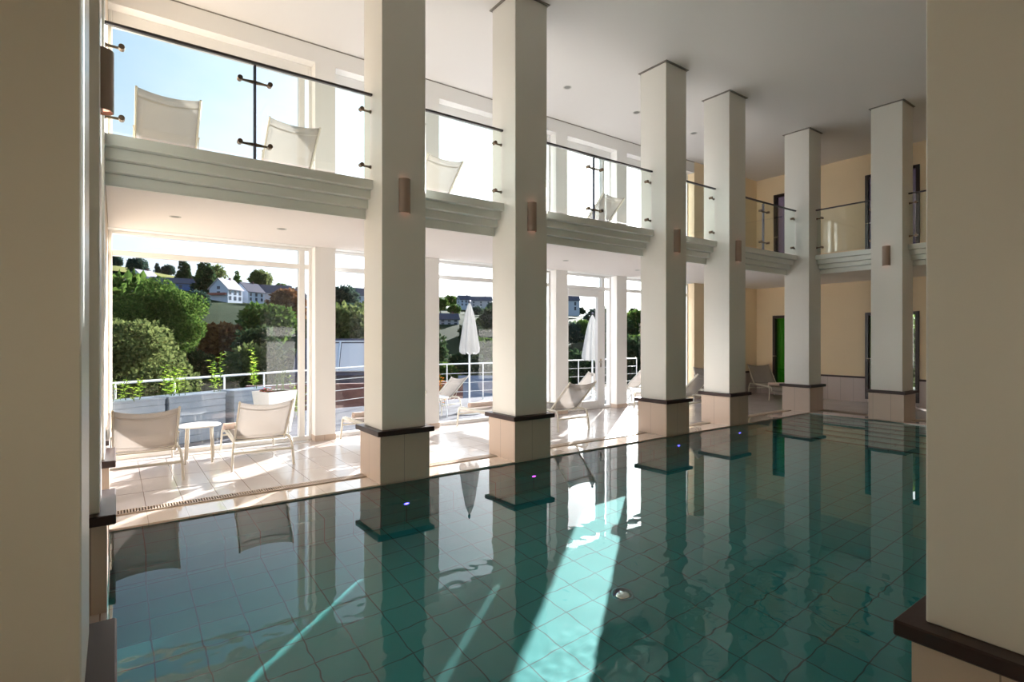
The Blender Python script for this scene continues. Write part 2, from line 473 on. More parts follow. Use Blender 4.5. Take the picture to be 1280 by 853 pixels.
def curtain(ya, yb, label):
    m = MB(); n = 60; vs = []; fs = []
    for i in range(n + 1):
        y = ya + (yb - ya) * i / n; x = XE + .13 + .035 * math.sin(i * 1.25) + .012 * math.sin(i * .37)
        vs += [(x, y, .10), (x + .01 * math.sin(i * .8), y, 1.2), (x, y, 2.20)]
    for i in range(n):
        for k in (0, 1): fs.append((3 * i + k, 3 * i + 3 + k, 3 * i + 4 + k, 3 * i + 1 + k))
    m.add(vs, fs, True)
    o = m.build('curtain', 'green_curtain'); sdf = o.modifiers.new('t', 'SOLIDIFY'); sdf.thickness = .002
    return tag(o, label, 'curtain')
curtain(7.08, 8.03, 'bright green pleated curtain behind the left glass door of the end wall')
curtain(5.30, 5.70, 'green curtain gathered at the left side of the right end door')

# ---- columns
PL = .6
def column(name_label, x0, y0, group='square columns round the pool'):
    t = thing('column', name_label, 'column', (x0 + PL / 2, y0 + PL / 2, 0), 0, group)
    h = PL / 2
    m = MB(); m.box(-h, h, -h, h, -.02, .515); pl = m.build('plinth', 'column_tile', t)
    m = MB(); m.box(-h - .045, h + .045, -h - .045, h + .045, .515, .572, .006); m.build('cap', 'cap_stone', t)
    s = h - .033
    m = MB(); m.box(-s, s, -s, s, .572, ZC - .014, .004); m.build('shaft', 'column_paint', t)
    m = MB(); m.box(-s - .03, s + .03, -s - .03, s + .03, ZC - .012, ZC); m.build('gap_shade_plate', 'painted_shadow_gap', t)  # grey plate paints the shadow line between shaft and ceiling
    return t
COLS = dict(P1=(2.345, 5.66), P2=(4.175, 5.66), P3=(7.235, 5.66), P4=(9.04, 5.66), P5=(12.04, 5.66), P6=(12.04, 3.94), P7=(2.335, .14))
LBL = dict(P1='square cream column at the pool edge between the first and second windows',
           P2='square cream column at the pool edge, second from the left, magenta light below it',
           P3='square cream column left of the far lounge chairs, third along the pool edge',
           P4='square cream column standing fourth along the pool edge',
           P5='square cream column at the far corner of the pool below the balcony corner',
           P6='square cream column on the far end edge of the pool with wall light on its pale side',
           P7='large dim column filling the right foreground with dark brown cap')
for k, (x, y) in COLS.items(): column(LBL[k], x, y)
column('square column at the left pool edge before the deck, farthest of the left row', XL, 5.66)
column('dark fronted column at the left pool edge with half round wall light', XL, 3.95)
column('large pale column filling the left foreground edge of the view', XL, 1.83)

# ---- sconces
def sconce(label, loc, rz):
    t = thing('wall_light', label, 'wall light', loc, rz, 'half round wall lights on the columns')
    r = .068
    m = MB(); m.lathe([(r, .02), (r, .40)], 0, 0, 16, True, PI, 2 * PI)
    m.lathe([(r - .006, .40), (r - .006, .02)], 0, 0, 16, True, PI, 2 * PI)
    for z in (.02, .40):
        n = 16; vs = []
        for k in range(n + 1):
            a = PI + PI * k / n; vs += [(r * math.cos(a), r * math.sin(a), z), ((r - .006) * math.cos(a), (r - .006) * math.sin(a), z)]
        m.add(vs, [(2 * k, 2 * k + 2, 2 * k + 3, 2 * k + 1) for k in range(n)])
    m.build('lamp_shade', 'lamp_tan', t)
    for nm, z in (('bulb', .045), ('bulb', .375)):
        m = MB(); m.lathe([(0, z - .004), (r - .012, z - .004), (r - .012, z + .004), (0, z + .004)], 0, 0, 16, False, PI, 2 * PI)
        m.build(nm, 'lamp_glow', t)
    m = MB(); m.box(-.05, .05, -.012, -.0005, .03, .39); m.build('back_plate', 'lamp_tan', t)
    return t
fy = 5.66 + .033
for k, l in (('P1', 'half round tan wall light on the dark face of the nearest far side column'),
             ('P2', 'half round tan wall light on the second column from the left'),
             ('P3', 'half round tan wall light on the third column of the far row'),
             ('P4', 'half round tan wall light on the fourth column of the far row')):
    sconce(l, (COLS[k][0] + .30, fy, 2.99), 0)
sconce('half round tan wall light on the pale side of the end column', (12.04 + .033, 4.24, 2.97), -90)
sconce('large looking half round wall light at the upper left beside the balcony glass', (-.04 - .033, 4.25, 2.99), 90)

# ---- balcony: slab with stepped fascia
bal = thing('balcony', 'stepped grey green balcony edge running behind the columns', 'balcony', (0, 0, 0))
m = MB()
m.box(-.07, XE - .002, 6.235, YW - .001, 3.0, 3.36); m.box(12.62, XE - .002, YB + .002, 6.235, 3.0, 3.36)
m.build('slab', 'soffit_white', bal)
BAYS = [(-.072, 2.377), (2.913, 4.207), (4.743, 7.267), (7.803, 9.072), (9.608, 12.072)]
EBAYS = [(YB + .002, .5), (1.1, 2.0), (2.6 - .033, 3.94 + .033), (4.54 - .033, 5.66 + .033)]
for xa, xb in BAYS:
    m = MB()
    for i in range(4):
        z1 = 3.395 - .0975 * i; z0 = z1 - .0975; y = 5.945 + .078 * i
        m.box(xa, xb, y, 6.234, z0, z1 - .004 * (i > 0))
    m.box(xa, xb, 6.17, 6.20, 2.985, 3.001)
    m.build('fascia', 'fascia_paint', bal)
for ya, yb in EBAYS:
    m = MB()
    for i in range(4):
        z1 = 3.395 - .0975 * i; z0 = z1 - .0975; x = 12.345 + .078 * i
        m.box(x, 12.619, ya, yb, z0, z1 - .004 * (i > 0))
    m.build('fascia', 'fascia_paint', bal)
m = MB(); m.box(12.609, 12.66, 5.66, 6.234, 3.0, 3.395); m.box(-.072, XE - .002, 6.229, 6.26, 3.36, 3.395); m.build('kerb', 'fascia_paint', bal)

# ---- railings
RX = 5.985
def railing(label, a, b, posts, along='x', fixed=RX, stubs=(1, 1)):
    t = thing('glass_railing', label, 'railing', (0, 0, 0), 0, 'glass balustrade bays between the columns')
    def P(u, v, z): return (u, v, z) if along == 'x' else (v, u, z)
    def bx(mb, u0, u1, v0, v1, z0, z1, bv=0):
        if along == 'x': mb.box(u0, u1, v0, v1, z0, z1, bv)
        else: mb.box(v0, v1, u0, u1, z0, z1, bv)
    m = MB(); bx(m, a, b, fixed - .022, fixed + .022, 4.365, 4.39, .004); m.build('handrail', 'rail_dark', t)
    cuts = [a + .012] + [p for p in posts] + [b - .012]
    for u0, u1 in zip(cuts, cuts[1:]):
        m = MB(); bx(m, u0 + .012, u1 - .012, fixed - .006, fixed + .006, 3.43, 4.362); m.build('glass_panel', 'rail_glass', t)
    for p in posts:
        m = MB(); bx(m, p - .012, p + .012, fixed + .012, fixed + .052, 3.395, 4.365, .003); m.build('post', 'steel_dark', t)
    v = fixed + .03
    for z in (4.195, 3.56):
        for p in posts:
            m = MB(); q = fixed
            m.tube([P(p - .14, v, z), P(p - .09, v, z), P(p, v, z), P(p + .09, v, z), P(p + .14, v, z)], .013, 10, radii=[.011, .012, .02, .012, .011])
            for s in (-.14, .14):
                m.tube([P(p + s, fixed - .02, z), P(p + s, v + .012, z)], .024, 12)
            m.build('clamp', 'bronze', t)
        for end, s, on in ((a, 1, stubs[0]), (b, -1, stubs[1])):
            if not on: continue
            m = MB(); m.tube([P(end - .0 * s, v, z), P(end + .03 * s, v, z), P(end + .12 * s, v, z)], .013, 10, radii=[.022, .012, .011])
            m.tube([P(end + .12 * s, fixed - .02, z), P(end + .12 * s, v + .012, z)], .024, 12)
            m.build('clamp', 'bronze', t)
    return t
sh = .033
railing('glass balustrade at the upper left with two recliners behind it', POOL[0] - sh, 2.345 + sh, [1.147])
railing('glass balustrade in the narrow bay between the first two far columns', 2.945 - sh, 4.175 + sh, [])
railing('glass balustrade in the wide middle bay with a dark centre post', 4.775 - sh, 7.235 + sh, [5.945])
railing('glass balustrade in the narrow bay right of the third far column', 7.835 - sh, 9.04 + sh, [])
railing('glass balustrade in the wide bay before the yellow corner', 9.64 - sh, 12.04 + sh, [10.81])
railing('glass balustrade on the end balcony left of the end column', 4.54 - sh, 5.66 + sh, [], 'y', 12.385)
railing('glass balustrade on the end balcony right of the end column', 2.6 - sh, 3.94 + sh, [], 'y', 12.385)

# ---- ceiling downlights
def downlight(label, x, y, z, r, group):
    t = thing('downlight', label, 'ceiling light', (x, y, z), 0, group)
    m = MB(); m.lathe([(r * .72, -.001), (r, -.004), (r * 1.02, -.0005)], 0, 0, 20); m.build('ring', 'light_ring', t)
    m = MB(); m.lathe([(0, -.0015), (r * .74, -.0015)], 0, 0, 20); m.build('diffuser', 'light_recess', t)
    return t
for x, l in ((6.6, 'round recessed ceiling light high up, nearest to the middle columns'), (8.46, 'round recessed ceiling light above the wide middle bay, left of the third column'),
             (10.34, 'round recessed ceiling light between the third and fourth columns')):
    downlight(l, x, 7.35, ZC, .075, 'downlights in the high ceiling')
for x, y, l in ((.563, 7.40, 'small round light under the balcony above the left recliner'), (1.737, 7.42, 'small round light under the balcony above the second recliner'),
             (6.63, 7.43, 'small round light under the balcony beside the terrace door'), (8.77, 7.6, 'small round light under the balcony before the fourth pier')):
    downlight(l, x, y, 3.0, .06, 'downlights under the balcony')

# ------------------------------------------------------------------ the pool
pool = thing('swimming_pool', 'green tiled indoor swimming pool with still water reflecting the windows', 'swimming pool', (0, 0, 0))
x0, x1, y0, y1 = POOL
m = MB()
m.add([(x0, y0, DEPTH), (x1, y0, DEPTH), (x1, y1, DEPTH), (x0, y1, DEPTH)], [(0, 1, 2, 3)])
NB, NZ = 7.8, -.765                                                 # invented niche under the deck, lets refracted sunlight reach the floor
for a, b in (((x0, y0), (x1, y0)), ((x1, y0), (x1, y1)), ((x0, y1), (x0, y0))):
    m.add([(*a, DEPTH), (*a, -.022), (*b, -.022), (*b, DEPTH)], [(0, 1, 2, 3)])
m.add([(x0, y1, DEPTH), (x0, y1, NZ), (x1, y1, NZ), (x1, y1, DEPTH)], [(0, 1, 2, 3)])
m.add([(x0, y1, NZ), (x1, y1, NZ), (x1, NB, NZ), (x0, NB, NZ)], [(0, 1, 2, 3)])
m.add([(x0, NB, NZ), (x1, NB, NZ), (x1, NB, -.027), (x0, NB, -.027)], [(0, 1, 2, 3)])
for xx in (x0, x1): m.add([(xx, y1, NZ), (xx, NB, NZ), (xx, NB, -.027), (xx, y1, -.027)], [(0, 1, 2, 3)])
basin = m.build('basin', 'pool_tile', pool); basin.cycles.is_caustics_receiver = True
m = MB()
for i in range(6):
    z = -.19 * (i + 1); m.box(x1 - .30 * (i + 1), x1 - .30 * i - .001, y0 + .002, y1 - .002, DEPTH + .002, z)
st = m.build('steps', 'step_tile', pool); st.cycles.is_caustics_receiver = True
m = MB()
for i in range(6): m.box(x1 - .30 * (i + 1) - .003, x1 - .30 * (i + 1) + .05, y0 + .003, y1 - .003, -.19 * (i + 1) - .04, -.19 * (i + 1) + .003)
m.build('step_nosing', 'step_nosing', st)
m = MB()                                                            # shallow overflow ledge
m.box(x0, 12.46, y1 + .0, 6.06, -.027, -.010); m.box(x1, 12.46, .30, y1, -.027, -.010); m.box(x0, x1, .30, y0, -.027, -.010)
lp = m.build('overflow_ledge', 'lip_tile', pool); lp.cycles.is_caustics_receiver = True
m = MB()
wx0, wx1, wy0, wy1 = x0 - .001, 14.9, .30, 8.80         # added unseen stretch under grate and deck, for the refracted sunlight
rw = random.Random(3)                                               # faint ripples, finer and stronger towards the near end
LW = [(rw.uniform(0, 2 * PI), rw.uniform(.25, .5), rw.uniform(0, 6)) for _ in range(8)]
SW = [(rw.uniform(0, 2 * PI), rw.uniform(.075, .15), rw.uniform(0, 6)) for _ in range(18)]
gxs = np.concatenate([np.arange(wx0, 5.2, .022), np.linspace(5.2, wx1, 70)]); gys = np.concatenate([np.arange(wy0, 4.3, .022), np.linspace(4.3, wy1, 50)])
nx, ny = len(gxs) - 1, len(gys) - 1
gx, gy = np.meshgrid(gxs, gys)
near = np.clip((4.1 - gy) / 1.6, 0, 1) * np.clip((5.0 - gx) / 1.5, 0, 1)
patch = .35 + .65 * (.5 + .5 * np.sin(gx * 1.9 + 1) * np.sin(gy * 2.3 + gx))
gz = sum(np.sin((gx * math.cos(a) + gy * math.sin(a)) * 2 * PI / l + p) * l for a, l, p in LW) * (.00008 + .00016 * near) \
   + sum(np.sin((gx * math.cos(a) + gy * math.sin(a)) * 2 * PI / l + p) * l for a, l, p in SW) * .0009 * near * patch - .028
vs = np.stack([gx, gy, gz], -1).reshape(-1, 3).tolist()
m.add(vs, [(j * (nx + 1) + i, j * (nx + 1) + i + 1, (j + 1) * (nx + 1) + i + 1, (j + 1) * (nx + 1) + i) for j in range(ny) for i in range(nx)], True)
water = m.build('water', 'pool_water', pool); water.cycles.is_caustics_caster = True
m = MB()                                                            # overflow grate
for k in range(544): m.box(x0 + k * .023, x0 + k * .023 + .011, 6.068, 6.185, -.012, .001)
m.box(x0, 12.46, 6.058, 6.070, -.022, .001); m.box(x0, 12.46, 6.183, 6.195, -.022, .001)
for k in range(250): m.box(12.468, 12.70, .3 + k * .023, .3 + k * .023 + .011, -.012, .001)
gr = m.build('overflow_grate', 'grate_tan', pool)
m = MB(); m.box(x0, 12.72, 6.06, 6.19, -.027, -.023); m.box(12.46, 12.72, .2, 6.06, -.027, -.023); m.box(x0, 12.46, .2, .3, -.027, -.01)
m.build('grate_slot_shade', 'grate_void_shade', pool)  # dark strips paint the shade beneath the grate
m = MB(); m.lathe([(.10, 0), (.10, .012), (.085, .03), (.06, .045), (.03, .053), (0, .055)], 3.512, 3.208, 24)
for v in range(len(m.v)): m.v[v] = (m.v[v][0], m.v[v][1], m.v[v][2] + DEPTH)
inlet = m.build('floor_inlet', 'chrome', pool)
for i, (k, ms, l) in enumerate((('P1', 'led_blue', 'blue underwater light below the first far column'), ('P2', 'led_magenta', 'magenta underwater light below the second far column'),
                                ('P3', 'led_blue', 'blue underwater light below the third far column'), ('P4', 'led_blue', 'blue underwater light below the fourth far column'))):
    t = thing('pool_light', l, 'pool light', (COLS[k][0] + .31, 5.66, -.825), 0, 'underwater lights in the pool wall')
    m = MB(); m.lathe([(.0, -.006), (.028, -.006), (.028, -.001)], 0, 0, 16); o = m.build('lens', ms, t); o.rotation_euler = (R(-90), 0, 0); o.scale = (1, 1, 1)
    m = MB(); m.lathe([(.028, -.001), (.030, -.010), (.042, -.010), (.045, -.0005)], 0, 0, 20); o = m.build('bezel', 'chrome', t); o.rotation_euler = (R(-90), 0, 0)

# ------------------------------------------------------------------ loungers
def lounger(label, loc, rz=0, group='sling recliners on the pool deck'):
    t = thing('sun_lounger', label, 'sun lounger', loc, rz, group)
    zr = .335
    for s in (-1, 1):
        x = s * .318
        m = MB(); m.tube([(x, .10, zr), (x, .5, zr), (x, 1.0, zr), (x, 1.38, zr)], .015, 8, .021); m.build('side_rail', 'lounger_frame', t)
        m = MB(); m.tube([(x, .13, zr), (x + s * .004, .07, zr - .004), (x + s * .010, .03, zr - .035), (x + s * .016, .012, zr - .10), (x + s * .03, -.01, .008), (x + s * .03, -.01, 0)], .014, 8, .020); m.build('leg', 'lounger_frame', t)
        m = MB(); m.tube([(x, 1.33, zr), (x + s * .004, 1.375, zr - .01), (x + s * .012, 1.39, zr - .05), (x + s * .03, 1.41, 0)], .014, 8, .020); m.build('leg', 'lounger_frame', t)
    for y, z, r in ((0, .205, .016), (1.40, .22, .012), (.32, zr, .010)):
        m = MB(); m.tube([(-.33, y, z), (.33, y, z)], r, 8); m.build('stretcher', 'lounger_frame', t)
    # seat sling, slack across, turned down at the foot
    prof = [(.30, .325), (.45, .348), (.6, .352), (.8, .352), (1.0, .352), (1.2, .352), (1.34, .350), (1.41, .335), (1.45, .30), (1.46, .25)]
    m = MB(); n = 8; vs = []
    for y, z in prof:
        for k in range(n + 1):
            u = k / n * 2 - 1; dip = .028 * (1 - u * u)
            vs.append((u * .298, y - (dip * .6 if z < .34 and y > 1.3 else 0), z - dip))
    m.add(vs, [(i * (n + 1) + k, i * (n + 1) + k + 1, (i + 1) * (n + 1) + k + 1, (i + 1) * (n + 1) + k) for i in range(len(prof) - 1) for k in range(n)], True)
    o = m.build('seat', 'sling', t); o.modifiers.new('t', 'SOLIDIFY').thickness = .004
    for s in (-1, 1):
        m = MB(); m.tube([(s * .30, y, z + .002) for y, z in prof], .010, 8); m.build('seat_frame', 'lounger_frame', t)
    # backrest: two tubes and a slack sling
    A, B = Vector((0, .30, .30)), Vector((0, -.255, .845))
    d = (B - A); nrm = Vector((0, d.z, -d.y)).normalized()          # points to the sitter
    m = MB()
    for s in (-1, 1): m.tube([A + Vector((s * .292, 0, 0)), A + d * .5 + Vector((s * .292, 0, 0)), B + Vector((s * .292, 0, 0))], .012, 8, .018)
    m.tube([A + d * .04 + Vector((-.292, 0, 0)) - nrm * .02, A + d * .04 + Vector((.292, 0, 0)) - nrm * .02], .010, 8)
    bf = m.build('backrest_frame', 'lounger_frame', t)
    m = MB(); vs = []; rows = 9
    for i in range(rows + 1):
        tt = .10 + .89 * i / rows
        for k in range(n + 1):
            u = k / n * 2 - 1; sag = .040 * (1 - u * u)
            e = .045 * (1 - u * u) * (1 if i == rows else 0) - .05 * (1 - u * u) * (1 if i == 0 else 0)
            vs.append(A + d * (tt - e * .6) + Vector((u * .285, 0, 0)) - nrm * sag)
    m.add(vs, [(i * (n + 1) + k, i * (n + 1) + k + 1, (i + 1) * (n + 1) + k + 1, (i + 1) * (n + 1) + k) for i in range(rows) for k in range(n)], True)
    o = m.build('backrest', 'sling', t); o.modifiers.new('t', 'SOLIDIFY').thickness = .004
    for tt0, tt1 in ((.865, .885), (.16, .172)):
        hm = MB(); vs = []
        for k in range(n + 1):
            u = k / n * 2 - 1; sag = .040 * (1 - u * u) + .005; e = .03 * (1 - u * u)
            for q in (tt0, tt1): vs.append(A + d * (q - (e if tt0 > .5 else -e)) + Vector((u * .285, 0, 0)) - nrm * sag)
        hm.add(vs, [(2 * k, 2 * k + 2, 2 * k + 3, 2 * k + 1) for k in range(n)], True)
        hm.build('hem', 'sling_hem', o)
    for s in (-1, 1):
        m = MB()
        p = A + d * .42 + Vector((s * .308, 0, 0))
        m.tube([p, Vector((s * .31, .16, .30)), Vector((s * .27, .20, .28))], .005, 6)
        m.tube([p + Vector((-.008, 0, 0)), p + Vector((.008, 0, 0))], .012, 8)
        m.build('backrest_strut', 'lounger_frame', t)
    return t
def relabel(o, label, group=None):
    o['label'] = label
    if group: o['group'] = group
def towel(label, loc, rz=0, group='rolled pink towels on the recliners'):
    m = MB(); L = .50
    # spiral roll
    n = 46; ring = []
    for k in range(n + 1):
        a = k / n * 2 * PI * 2.6; r = .014 + .044 * k / n
        ring.append((r * math.cos(a), r * math.sin(a)))
    vs = []; xs = [-L / 2, -L / 2 + .02, 0, L / 2 - .02, L / 2]
    for x in xs:
        for j, (a, b) in enumerate(ring): vs.append((x + .004 * math.sin(j * .9), a * 1.12, .058 + b * .95))
    m.add(vs, [(i * (n + 1) + k, i * (n + 1) + k + 1, (i + 1) * (n + 1) + k + 1, (i + 1) * (n + 1) + k) for i in range(len(xs) - 1) for k in range(n)], True)
    o = m.build('rolled_towel', 'towel'); o.modifiers.new('t', 'SOLIDIFY').thickness = .010
    o.location = loc; o.rotation_euler = (0, 0, R(rz))
    return tag(o, label, 'towel', group)
L0 = lounger('beige sling recliner at the far left seen from behind, left of the small table', (.272, 7.12, 0))
def place(src, label, loc, rz=0, group=None):
    c = copy_tree(src); c.location = loc; c.rotation_euler = (0, 0, R(rz)); relabel(c, label, group); return c
place(L0, 'beige sling recliner seen from behind, right of the small white table', (1.475, 7.20, 0), -3)
place(L0, 'beige recliner half hidden behind the first far column, foot end at its left', (3.22, 7.10, 0))
place(L0, 'beige recliner whose foot end shows left of the second far column', (5.32, 7.08, 0))
place(L0, 'beige recliner right of the second far column, before the terrace door', (6.40, 6.97, 0), -2)
place(L0, 'beige recliner whose foot end shows just left of the third far column', (10.0, 7.05, 0))
place(L0, 'recliner between the third and fourth far columns, its head by the yellow wall', (12.0, 8.12, 0), 140)
place(L0, 'recliner in the far yellow corner, its head against the wall', (14.5, 8.12, 0), 140)
UG = 'sling recliners up on the balcony'
for x, y, rz, l in ((.47, 7.11, 0, 'recliner on the balcony at the upper left, nearest the column'), (1.77, 7.13, 0, 'recliner on the balcony at the upper left, right of the railing post'),
                (3.86, 7.17, 2, 'recliner on the balcony behind the narrow bay right of the first column'), (7.38, 7.20, 3, 'recliner on the balcony behind the dark centre post of the wide middle bay'),
                (8.95, 7.30, 3, 'recliner on the balcony just left of the third far column'), (11.6, 7.4, 5, 'recliner on the balcony between the third and fourth far columns')):
    place(L0, l, (x, y, 3.362), rz, UG)
for x, y, z, l in ((1.43, 8.22, .332, 'rolled pink towel on the recliner right of the small table'), (3.22, 8.25, .332, 'rolled pink towel on the recliner left of the first far column'),
                (5.32, 8.24, .332, 'rolled pink towel on the recliner left of the second far column'), (10.0, 8.2, .332, 'rolled pink towel on the recliner left of the third far column'),
                (11.28, 7.26, .332, 'rolled pale towel on the recliner between the third and fourth columns'), (13.78, 7.26, .332, 'rolled pale towel on the recliner in the far yellow corner')):
    towel(l, (x, y, z), {11.28: -40, 13.78: -40}.get(x, 0))

# small table
t = thing('side_table', 'small round white side table between the two left recliners', 'table', (.885, 8.08, 0))
m = MB(); m.lathe([(0, .452), (.235, .452), (.245, .458), (.245, .468), (.235, .474), (0, .474)], 0, 0, 32); m.build('table_top', 'table_top', t)
for a in (35, 125, 215, 305):
    ca, sa = math.cos(R(a)), math.sin(R(a))
    m = MB(); m.tube([(ca * .19, sa * .19, .452), (ca * .215, sa * .215, .0)], .014, 8, .018); m.build('leg', 'lounger_frame', t)

# ------------------------------------------------------------------ outside
mat('slate_blue', (.20, .24, .30), rough=.6, var=.2, vscale=6)
mat('planter_white', (.82, .80, .78), rough=.5)
mat('rail_white', (.72, .76, .80), rough=.4)
mat('soil', (.05, .035, .025), rough=.95)
mat('bark', (.10, .075, .055), rough=.9, var=.3, vscale=12)
mat('grass_far', (.022, .038, .016), rough=1, var=.35, vscale=.08)
mat('meadow', (.22, .22, .07), rough=1, var=.12, vscale=.1)
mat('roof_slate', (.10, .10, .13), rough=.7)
mat('roof_lit_paint', (.45, .42, .46), rough=.6)  # pale tone puts sunlight on the roof into its colour
mat('house_white_shaded', (.50, .55, .64), rough=.7)  # bluish backlit shade mixed into the white wall colour
mat('house_cream', (.48, .46, .50), rough=.7)
mat('house_win', (.04, .05, .08), rough=.15)
mat('brick_dark', (.13, .055, .05), rough=.8, var=.3, vscale=9)
mat('shed_blue', (.10, .16, .34), rough=.7)
mat('balcony_wood', (.30, .10, .07), rough=.7)
def leaf_mat(name, col, col2, tr=.35):
    m = bpy.data.materials.new(name); m.use_nodes = True
    t = m.node_tree; t.nodes.clear(); L = t.links.new
    o = t.nodes.new('ShaderNodeOutputMaterial'); g = t.nodes.new('ShaderNodeNewGeometry')
    mx = t.nodes.new('ShaderNodeMix'); mx.data_type = 'RGBA'; mx.inputs[6].default_value = (*col, 1); mx.inputs[7].default_value = (*col2, 1)
    L(g.outputs['Random Per Island'], mx.inputs[0])
    d = t.nodes.new('ShaderNodeBsdfDiffuse'); tl = t.nodes.new('ShaderNodeBsdfTranslucent'); a = t.nodes.new('ShaderNodeMixShader'); a.inputs[0].default_value = tr
    for q in (d, tl): L(mx.outputs[2], q.inputs[0])
    L(d.outputs[0], a.inputs[1]); L(tl.outputs[0], a.inputs[2]); L(a.outputs[0], o.inputs[0])
    MATS[name] = m
leaf_mat('leaf_lime', (.22, .42, .04), (.60, .75, .12), .5)
leaf_mat('leaf_green', (.035, .075, .018), (.12, .19, .04))
leaf_mat('leaf_dark', (.018, .038, .020), (.055, .085, .035))
leaf_mat('leaf_olive', (.06, .085, .03), (.17, .20, .07))
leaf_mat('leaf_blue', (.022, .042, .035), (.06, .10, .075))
leaf_mat('leaf_rust', (.09, .035, .018), (.20, .10, .04))
leaf_mat('leaf_yellow', (.30, .26, .08), (.55, .48, .18))
leaf_mat('flower_red', (.5, .02, .06), (.8, .08, .15))
leaf_mat('flower_orange', (.8, .2, .03), (.9, .5, .08))

MATS['terrace_board'].node_tree.nodes['Principled BSDF'].inputs['Specular IOR Level'].default_value = .05
for k_ in ('grass_far', 'meadow', 'roof_slate', 'roof_lit_paint', 'house_white_shaded', 'house_cream', 'shed_blue', 'slate_blue', 'soil', 'bark'):
    MATS[k_].node_tree.nodes['Principled BSDF'].inputs['Specular IOR Level'].default_value = .03
TZ = -.12
m = MB(); m.box(-4, 15.5, 8.95, 13.2, TZ - .2, TZ)
o = m.build('terrace', 'terrace_board'); tag(o, 'boarded roof terrace outside the windows, sunlit', 'terrace')
m = MB(); m.box(-.075, 12.05, 8.845, 8.95, TZ, .03); struct(m.build('trim_1', 'frame_white'))

def rail_out(label, pts):
    t = thing('terrace_railing', label, 'railing', (0, 0, 0), 0, 'white railings round the terrace')
    m = MB(); m.tube([(x, y, .88) for x, y in pts], .02, 8); m.build('handrail', 'rail_white', t)
    for z in (.62, .36, .12):
        m = MB(); m.tube([(x, y, z) for x, y in pts], .007, 6); m.build('bar', 'rail_white', t)
    for (xa, ya), (xb, yb) in zip(pts, pts[1:]):
        L = math.hypot(xb - xa, yb - ya); k = max(1, round(L / .95))
        for i in range(k + (pts[-1] == (xb, yb))):
            x, y = xa + (xb - xa) * i / k, ya + (yb - ya) * i / k
            m = MB(); m.tube([(x, y, TZ), (x, y, .87)], .017, 8); m.build('post', 'rail_white', t)
    return t
rail_out('white metal railing round the left part of the terrace behind the planters', [(-1.6, 9.78), (0, 10.56), (1.65, 11.40), (3.19, 12.17), (5.0, 13.0)])
rail_out('white metal railing across the right part of the terrace beyond the umbrellas', [(5.0, 13.0), (8.3, 12.75), (14.5, 12.6)])

rnd = random.Random(4)
def leaf(mb, p, d, up, L, Wd):
    s = d.cross(up)
    if s.length < 1e-4: s = Vector((1, 0, 0))
    s.normalize(); n = s.cross(d).normalized()
    mb.add([p, p + d * L * .45 + s * Wd * .5 + n * L * .05, p + d * L - n * L * .08, p + d * L * .45 - s * Wd * .5 + n * L * .05], [(0, 1, 2, 3)])
def rv(r): return Vector((r.uniform(-1, 1), r.uniform(-1, 1), r.uniform(-1, 1)))
def stalk_plant(label, loc, h, stems, lsize, mname='leaf_lime', name='leafy_plant', spread=.12, cat='plant', group='plants in the terrace planters'):
    t = thing(name, label, cat, loc, 0, group)
    st = MB(); lf = MB()
    for s in range(stems):
        b = Vector((rnd.uniform(-spread, spread), rnd.uniform(-spread, spread) * .6, 0)); hh = h * rnd.uniform(.6, 1)
        lean = Vector((rnd.uniform(-.2, .2), rnd.uniform(-.2, .2), 1)).normalized()
        pts = [b + lean * hh * q + Vector((.03 * math.sin(q * 5 + s), .02 * math.cos(q * 4), 0)) for q in (0, .25, .5, .75, 1)]
        st.tube(pts, .005, 5)
        k = int(hh / .05) + 3
        for i in range(k):
            q = .15 + .85 * i / k; p = b + lean * hh * q
            a = i * 2.4 + s; dd = Vector((math.cos(a), math.sin(a), rnd.uniform(-.1, .6))).normalized()
            leaf(lf, p, dd, Vector((0, 0, 1)), lsize * rnd.uniform(.7, 1.2), lsize * .55)
    st.build('stem', 'leaf_green', t); lf.build('foliage', mname, t)
    return t

def planter(label, x, y, rz, L=.95, D=.40, H=.78, m1='slate_blue', name='planter_box', group='grey slatted planter boxes'):
    t = thing(name, label, 'planter', (x, y, TZ), rz, group)
    m = MB(); n = 7; hh = H / n
    for k in range(n): m.box(-L / 2, L / 2, -D / 2, D / 2, k * hh + .006, (k + 1) * hh - .006, .004)
    m.box(-L / 2 + .01, L / 2 - .01, -D / 2 + .01, D / 2 - .01, 0, H - .02)
    m.build('box', m1, t)
    m = MB(); m.box(-L / 2 - .01, L / 2 + .01, -D / 2 - .01, -D / 2 + .03, H - .03, H, .004); m.box(-L / 2 - .01, L / 2 + .01, D / 2 - .03, D / 2 + .01, H - .03, H, .004)
    m.box(-L / 2 - .01, -L / 2 + .03, -D / 2 + .03, D / 2 - .03, H - .03, H, .004); m.box(L / 2 - .03, L / 2 + .01, -D / 2 + .03, D / 2 - .03, H - .03, H, .004)
    m.build('rim', m1, t)
    m = MB(); m.box(-L / 2 + .02, L / 2 - .02, -D / 2 + .02, D / 2 - .02, H - .03, H - .012); m.build('soil', 'soil', t)
    return t
planter('grey slatted planter box at the far left of the terrace, plants above it', .12, 10.05, 26)
planter('grey slatted planter box in the middle of the three, behind the small table', 1.03, 10.50, 26)
planter('grey slatted planter box right of the other two, left of the white planter', 1.94, 10.95, 26, L=.75)
